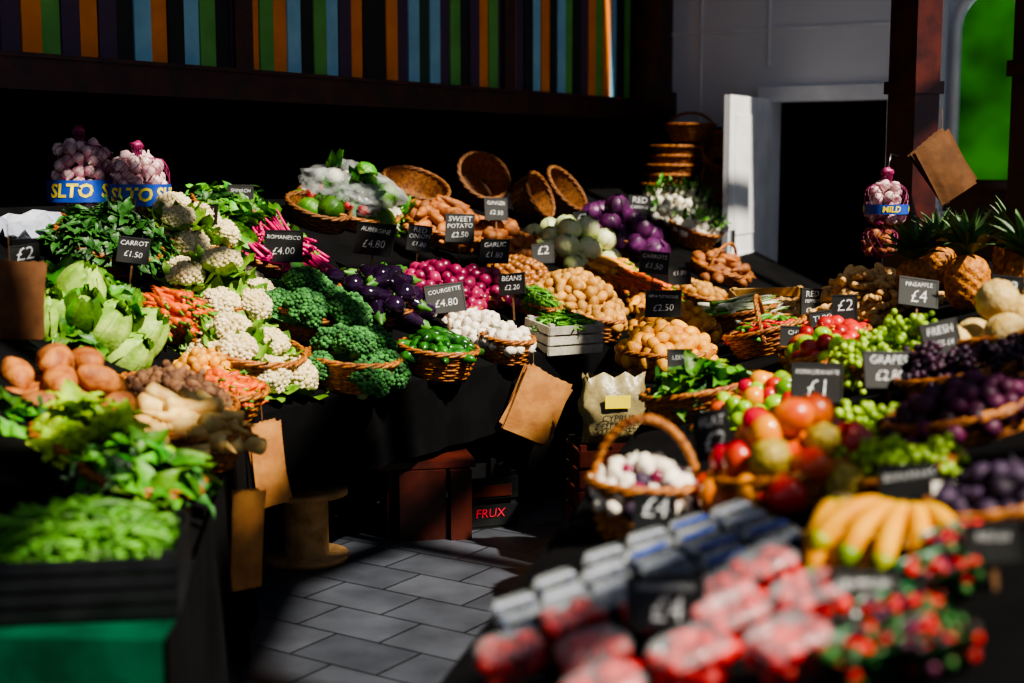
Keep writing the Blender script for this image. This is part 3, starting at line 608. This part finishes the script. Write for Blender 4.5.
bagstack((.10,6.46,.64),.25,.31,.5,.45); bagstack((-.91,5.10,.66),.13,.31,-.15,.7); bagstack((-.86,4.35,.58),.13,.31,.12,.9); bagstack((-1.68,4.75,1.27),.2,.26,.1,.5,m="kraft_dark")
# ------------------------------------------------------------------ goods: fruit stall
P_mg=[blob(.05,.042,.04,"mango",16,12,.04) for _ in range(2)]+[pom(.044),pom(.044)]+[pom(.042,"mango")]+[rev([(.001,-.04),(.03,-.035),(.045,0),(.036,.03),(.001,.045)],20,"custard",lambda t,z:1+.06*np.cos(6*t+z*90))]
P_lim=[blob(.034,.03,.028,"limegreen",14,10,.04)]; P_plum=[blob(.026,.026,.024,"plum",12,9,.03)]; P_fig=[onion(.022,"fig")]; P_st=[strawberry(),strawberry(.018)]
stock("basket_of_onions",(.31,3.24,.73),'R',.13,.13,pile([onion(.022,"redonion"),garlicb(.026),garlicb(.024),garlicb(.022),blob(.022,.02,.02,"fig",10,8,.05)],.13,.13,.07,.04,'any',"garlic"),"garlic_and_onions",0,handle=.20,yaw=1.5)
stock("basket_of_tropical_fruit",(.63,3.10,.83),'R',.175,.10,pile(P_mg,.17,.18,.14,.08,'any',"mango",tight=.9),"tropical_fruit",.22,sy=.95)
stock("pile_of_limes",(.80,4.4,.80),'R',.2,.1,pile(P_lim+[blob(.036,.036,.034,"mango",14,10,.04)],.2,.22,.1,.055,'any',"limegreen"),"limes",.27,bask=False)
stock("basket_of_salad_leaves",(.66,4.75,.72),'R',.2,.12,pile(lvl+lv+lvd,.16,.16,.06,.09,'up',"leaf_dark",maxn=16),"salad_leaves",.2)
PG=[grapes("grape_g") for _ in range(2)]; PD=[grapes("grape_d") for _ in range(2)]
stock("basket_of_green_grapes",(1.18,4.4,.92),'R',.2,.08,pile(PG,.17,.17,.08,.085,'flat',"grape_g",tight=.75,maxn=14),"green_grapes",.27)
stock("pile_of_green_grapes",(.90,3.5,.88),'R',.14,.08,pile(PG,.10,.13,.07,.07,'flat',"grape_g",tight=.75,maxn=10),"green_grapes",.27,bask=False)
stock("basket_of_green_grapes",(.84,3.0,.88),'R',.12,.06,pile(PG,.08,.08,.05,.07,'flat',"grape_g",maxn=5),"green_grapes",.27)
stock("basket_of_plums",(1.08,3.3,.94),'R',.18,.08,pile(P_plum,.18,.19,.07,.048,'any',"plum"),"plums",.27)
stock("basket_of_black_grapes",(1.3,3.95,.95),'R',.2,.08,pile(PD,.16,.18,.05,.08,'flat',"grape_d",tight=.75,maxn=14),"black_grapes",.27)
stock("basket_of_figs",(.90,2.5,.93),'R',.14,.07,pile(P_fig,.13,.13,.06,.042,'any',"fig"),"figs",.27)
mel=[rev([(.07*math.sin(t)+.0005,-.068*math.cos(t)) for t in np.linspace(0,math.pi,14)],40,"melon",lambda t,z:1-.04*np.abs(np.cos(5*t))**6)]
stock("basket_of_melons",(1.5,4.2,1.03),'R',.2,.08,pile(mel,.15,.2,.08,.14,'any',"melon",tight=.95),"melons",.27)
stock("pile_of_ginger",(1.52,6.0,.95),'R',.2,.1,pile([ginger() for _ in range(3)],.22,.26,.17,.06,'flat',"ginger",tight=.7),"ginger_roots",.27,bask=False)
for i,(x,y,z,s) in enumerate(((1.77,5.5,1.02,1.3),(1.66,5.8,1.0,1.2),(1.92,6.35,1.02,1.2),(1.86,5.1,1.06,1.2),(2.15,6.1,1.08,1.2))):
    e=empty("pineapple",(x,y,z),(rng.uniform(-.1,.1),rng.uniform(-.1,.1),i)); emit("fruit_and_crown",pineapple(),e,scale=s)
stock("basket_of_chillies",(1.09,5.95,.80),'R',.17,.1,pile([sausage(.08,.009,"straw",.15),sausage(.08,.009,"bean",.15)],.15,.15,.06,.03,'flat',"pom",maxn=120),"chillies",.27,handle=.18)
stock("basket_of_red_peppers",(1.2,5.3,.84),'R',.17,.1,pile([pom(.036,"pom"),pom(.036,"mango")],.15,.15,.06,.062,'any',"pom"),"peppers",.27)
stock("basket_of_leeks",(1.15,7.0,.74),'R',.18,.12,pile([root(.3,.014,"white_stalk",6),root(.26,.014,"leaf",6)],.12,.12,.08,.03,'dir',"leaf"),"leeks",.2)
stock("basket_of_apples",(1.1,4.85,.88),'R',.15,.07,pile([blob(.033,.033,.03,"pom",14,10,.03),blob(.033,.033,.03,"limegreen",14,10,.03)],.15,.13,.06,.058,'any',"pom"),"apples",.27)
e=empty("wooden_crate",(1.32,7.1,.80),(.35,0,.3)); emit("slats",slatcrate(.4,.3,.12,"wood_crate",2),e,smooth=False); emit("ginger_roots",pile([ginger()],.17,.12,.03,.06,'flat',"ginger"),e,(0,0,.05))
for (x,y,z,n,rz,ti,sp) in ((.598,2.52,.985,3,-1.85,.95,.15),(.70,2.47,.985,5,-2.1,.62,.30)):
    e=empty("banana_bunch",(x,y,z)); emit("bananas",X(bananas(n,sp=sp),(0,0,0),R3(0,0,rz)@R3(0,ti,0)@R3(math.pi,0,0)),e,scale=1.0)
e=empty("banana_crate",(.67,2.54,.87),(0,-.2,.1)); emit("slats",slatcrate(.22,.12,.07,"wood_crate",2),e,smooth=False)
def pun(name,x,y,z,yaw,berries,w,d,h,wall,lid,sz,label=None,pn="berries"):
    e=empty(name,(x,y,z),(0,-.27,yaw)); emit("punnet",punnet(w,d,h,wall,lid),e); emit(pn,fillbox(berries,w*.82,d*.8,sz*.5,h+sz*.1,sz),e)
    if label: emit("label",box(w*.85,d*.16,.002,label,(0,0,h+.021)),e,smooth=False)
bb=[blob(.008,.008,.0075,"berry_b",7,5,.02)]
bp_=[(.38,2.84),(.47,2.86),(.29,2.82),(.38,2.72),(.48,2.74),(.20,2.76),(.28,2.69),(.10,2.66),(.19,2.62),(.40,2.60),(.30,2.56),(.11,2.52),(.50,2.62),(.20,2.48),(.02,2.56),(.40,2.49)]
zs=lambda x,y:.70+.28*max(.974*(x-.155)-.225*(y-3.5),0)
for i,(x,y) in enumerate(bp_): pun("blueberry_punnet",x,y,zs(x,y)+.012,.2+rng.uniform(-.15,.15),bb,.085,.10,.035,"clear","clear",.017,"paper_white" if i%3 else "label_blue","blueberries")
for i,(x,y) in enumerate(((.44,2.36),(.35,2.12),(.25,2.34),(.12,2.36),(.40,1.93),(.27,1.99),(.14,2.12),(.35,2.25),(.47,2.12),(.14,1.93),(.01,2.24))): pun("strawberry_punnet",x,y,zs(x,y)+.015,.3+rng.uniform(-.2,.2),P_st,.105,.09,.055,"clear","clear",.032,None,"strawberries")
for (x,y) in ((.57,1.99),(.48,1.86),(.67,2.13),(.57,1.84),(.74,2.26)): pun("berry_tray",x,y,zs(x,y)+.015,.2,[blob(.01,.01,.01,"plum",8,6,.05),blob(.01,.01,.01,"leaf_dark",8,6,.1),blob(.01,.01,.01,"straw",8,6,.1)],.11,.10,.045,"green_plastic",None,.02,None,"loose_berries")
stock("loose_strawberries",(.0,2.08,.72),'R',.1,.1,pile(P_st,.09,.13,.04,.03,'any',"straw"),"strawberries",.2,bask=False)
netbag("hanging_net_bag",(1.76,6.72,1.32),.07,.17,22,"MILD",.06,"garlic_pink",.045); netbag("hanging_net_bag",(1.73,6.70,1.17),.055,.11,14,None,.03,"sweetpot")
emit("net_hook",tube([[1.86,6.9,1.62],[1.78,6.74,1.63],[1.76,6.72,1.54]],.004,6,"steel"))
bagstack((2.02,6.75,1.72),.2,.30,-.6,.2,m="kraft_dark"); 
e=empty("stacked_baskets",(1.25,10.75,0)); gs=[box(.55,.4,1.25,"stripe_dark",(0,.1,.625))]
for i in range(6): gs.append(X(basket(.2+.01*(i%2),.1,"wicker"),(-.1+.02*i,0,1.25+.07*i)))
gs.append(X(basket(.18,.12,"wicker",handle=.14),(.08,-.05,1.74))); gs.append(X(basket(.19,.12,"wicker"),(.32,-.05,1.28),R3(.8,.3,0))); gs.append(X(basket(.19,.12,"wicker"),(.32,-.1,1.42),R3(1.2,.3,0))); gs.append(X(basket(.17,.12,"wicker"),(.30,-.06,1.60),R3(.9,.2,0))); emit("baskets",J(gs),e)
e=empty("stacked_plastic_crates",(1.42,10.98,0),(0,0,-.57)); emit("crates",J([X(slatcrate(.35,.25,.16,"black_plastic",2),(0,0,.17*i)) for i in range(11)]),e,smooth=False)
# ------------------------------------------------------------------ price boards
SG=[(-1.04,6.48,1.214,.17,.14,"ROMANESCO\n£4.00"),(-.66,6.85,1.225,.2,.15,"AUBERGINE\n£4.80"),(-.31,6.56,.967,.18,.13,"COURGETTE\n£4.80"),(-.485,7.45,1.197,.12,.13,"RED\nONION\n£1.80"),(-.28,7.65,1.24,.15,.15,"SWEET\nPOTATO\n£2.50"),(-.09,8.0,1.33,.13,.12,"GINGER\n£2.50"),(-.09,7.35,1.135,.15,.12,"GARLIC\n£1.80"),(0,7.0,.995,.13,.1,"BEANS\n£2.20"),(.17,7.85,1.09,.12,.1,"£2"),(.65,6.08,.99,.15,.11,"NEW POTATOES\n£2.50"),(.80,8.0,1.03,.16,.12,"CARROTS\n£1.50"),(-1.33,7.0,1.42,.12,.12,"SPINACH\n£2"),(-1.40,6.5,1.34,.12,.12,"CAULI\n£2.50"),(.42,8.55,1.24,.09,.11,"£2"),(.82,9.2,1.31,.14,.13,"RED\nCABBAGE"),(.98,8.3,.93,.13,.1,"£1.80"),(-1.66,6.1,1.38,.1,.12,"£3"),(-1.78,5.2,1.243,.1,.1,"£2"),(-1.53,5.75,1.24,.12,.1,"CARROT\n£1.50"),
(1.49,5.2,1.12,.15,.10,"PINEAPPLE\n£4"),(1.07,4.0,1.01,.15,.10,"GRAPES\n£2.80"),(1.08,5.3,.93,.14,.10,"CHILLIES\n£4"),(1.27,6.0,1.0,.1,.12,"RED\nPEPPERS\n£2.80"),(1.25,5.6,.95,.12,.12,"THYME\n£4"),(.90,4.15,.95,.15,.11,"POMEGRANATE\n£1"),(1.27,5.4,1.03,.09,.12,"£2"),(.48,3.35,.95,.09,.11,"FLAT\n£2"),(.59,4.95,.88,.08,.12,"LEEKS\n£2"),(.30,2.92,.86,.085,.085,"£4"),(.245,2.19,.905,.12,.08,"STRAWBERRIES\n£4"),(.538,2.10,.94,.11,.075,"RASPBERRIES\n£4"),(1.247,4.1,1.08,.12,.11,"FRESH\nFIGS £4"),(.77,2.70,.985,.11,.06,"BANANAS"),(.735,2.12,1.02,.08,.055,"FIGS £4"),(1.57,4.5,1.18,.09,.11,"£3")]
for i,(x,y,z,w,h,t) in enumerate(SG):
    nl=t.count("\n")+1; e=empty("chalk_price_board",(x,y,z),(rng.uniform(-.3,-.1),rng.uniform(-.16,.16),rng.uniform(-.4,.45)))
    bd=box(w,.008,h,"slate_board"); rim=[box(w+.008,.012,.006,"slate_board",(0,0,s*h/2)) for s in(-1,1)]+[box(.006,.012,h,"slate_board",(s*w/2,0,0)) for s in(-1,1)]
    gs=[bd]+rim; lines=t.split("\n"); hh=h*.9/ (nl+.6)
    zc=h*.45
    for k,l in enumerate(lines):
        big=l.startswith("£") or nl==1; lh=hh*(1.6 if big and nl>1 else 1); zc-=lh/2
        sz=min(lh*1.2,w*.85/(len(l)*.62)); gs.append(X(text(l,sz,"chalk",-.004),(0,-.0048,zc),R3(math.pi/2,rng.uniform(-.08,.08),0))); zc-=lh/2
    gs.append(box(.008,.006,.16,"stake",(0,.006,-h/2-.05))); emit("board",J(gs),e,smooth=False)
e=empty("chalk_price_board",(2.02,5.36,1.75),(0,0,.1)); emit("board",J([box(.17,.01,.09,"slate_board"),X(text("OPEN",.05,"chalk"),(0,-.006,0),R3(math.pi/2,0,0))]),e,smooth=False)
e=empty("paper_label",(.81,2.6,.98),(-.2,0,.1)); emit("card",J([box(.05,.003,.05,"white_label"),box(.006,.004,.1,"stake",(0,.003,-.05))]),e,smooth=False)
# ------------------------------------------------------------------ light
sd=Vector((.50,-.42,.80)).normalized()
l=bpy.data.lights.new("sun","SUN"); l.energy=10.5; l.angle=math.radians(1.2); l.color=(1,.90,.74); o=bpy.data.objects.new("sun",l); C.collection.objects.link(o); o.rotation_euler=sd.to_track_quat('Z','Y').to_euler(); o.location=(4,-3,8)
w=bpy.data.worlds.new("w"); C.scene.world=w; w.use_nodes=True; bg=w.node_tree.nodes["Background"]; bg.inputs[0].default_value=(.68,.78,1,1); bg.inputs[1].default_value=.38
try: C.scene.view_settings.look='AgX - Medium High Contrast'
except Exception: pass
# ------------------------------------------------------------------ camera
cam=bpy.data.cameras.new("camera"); cam.lens=50; cam.sensor_width=36; cam.dof.use_dof=True; cam.dof.focus_distance=6.2; cam.dof.aperture_fstop=1.6
co=bpy.data.objects.new("camera",cam); C.collection.objects.link(co); co.location=(0,0,1.6); co.rotation_euler=(math.radians(90-7.25),0,0); C.scene.camera=co
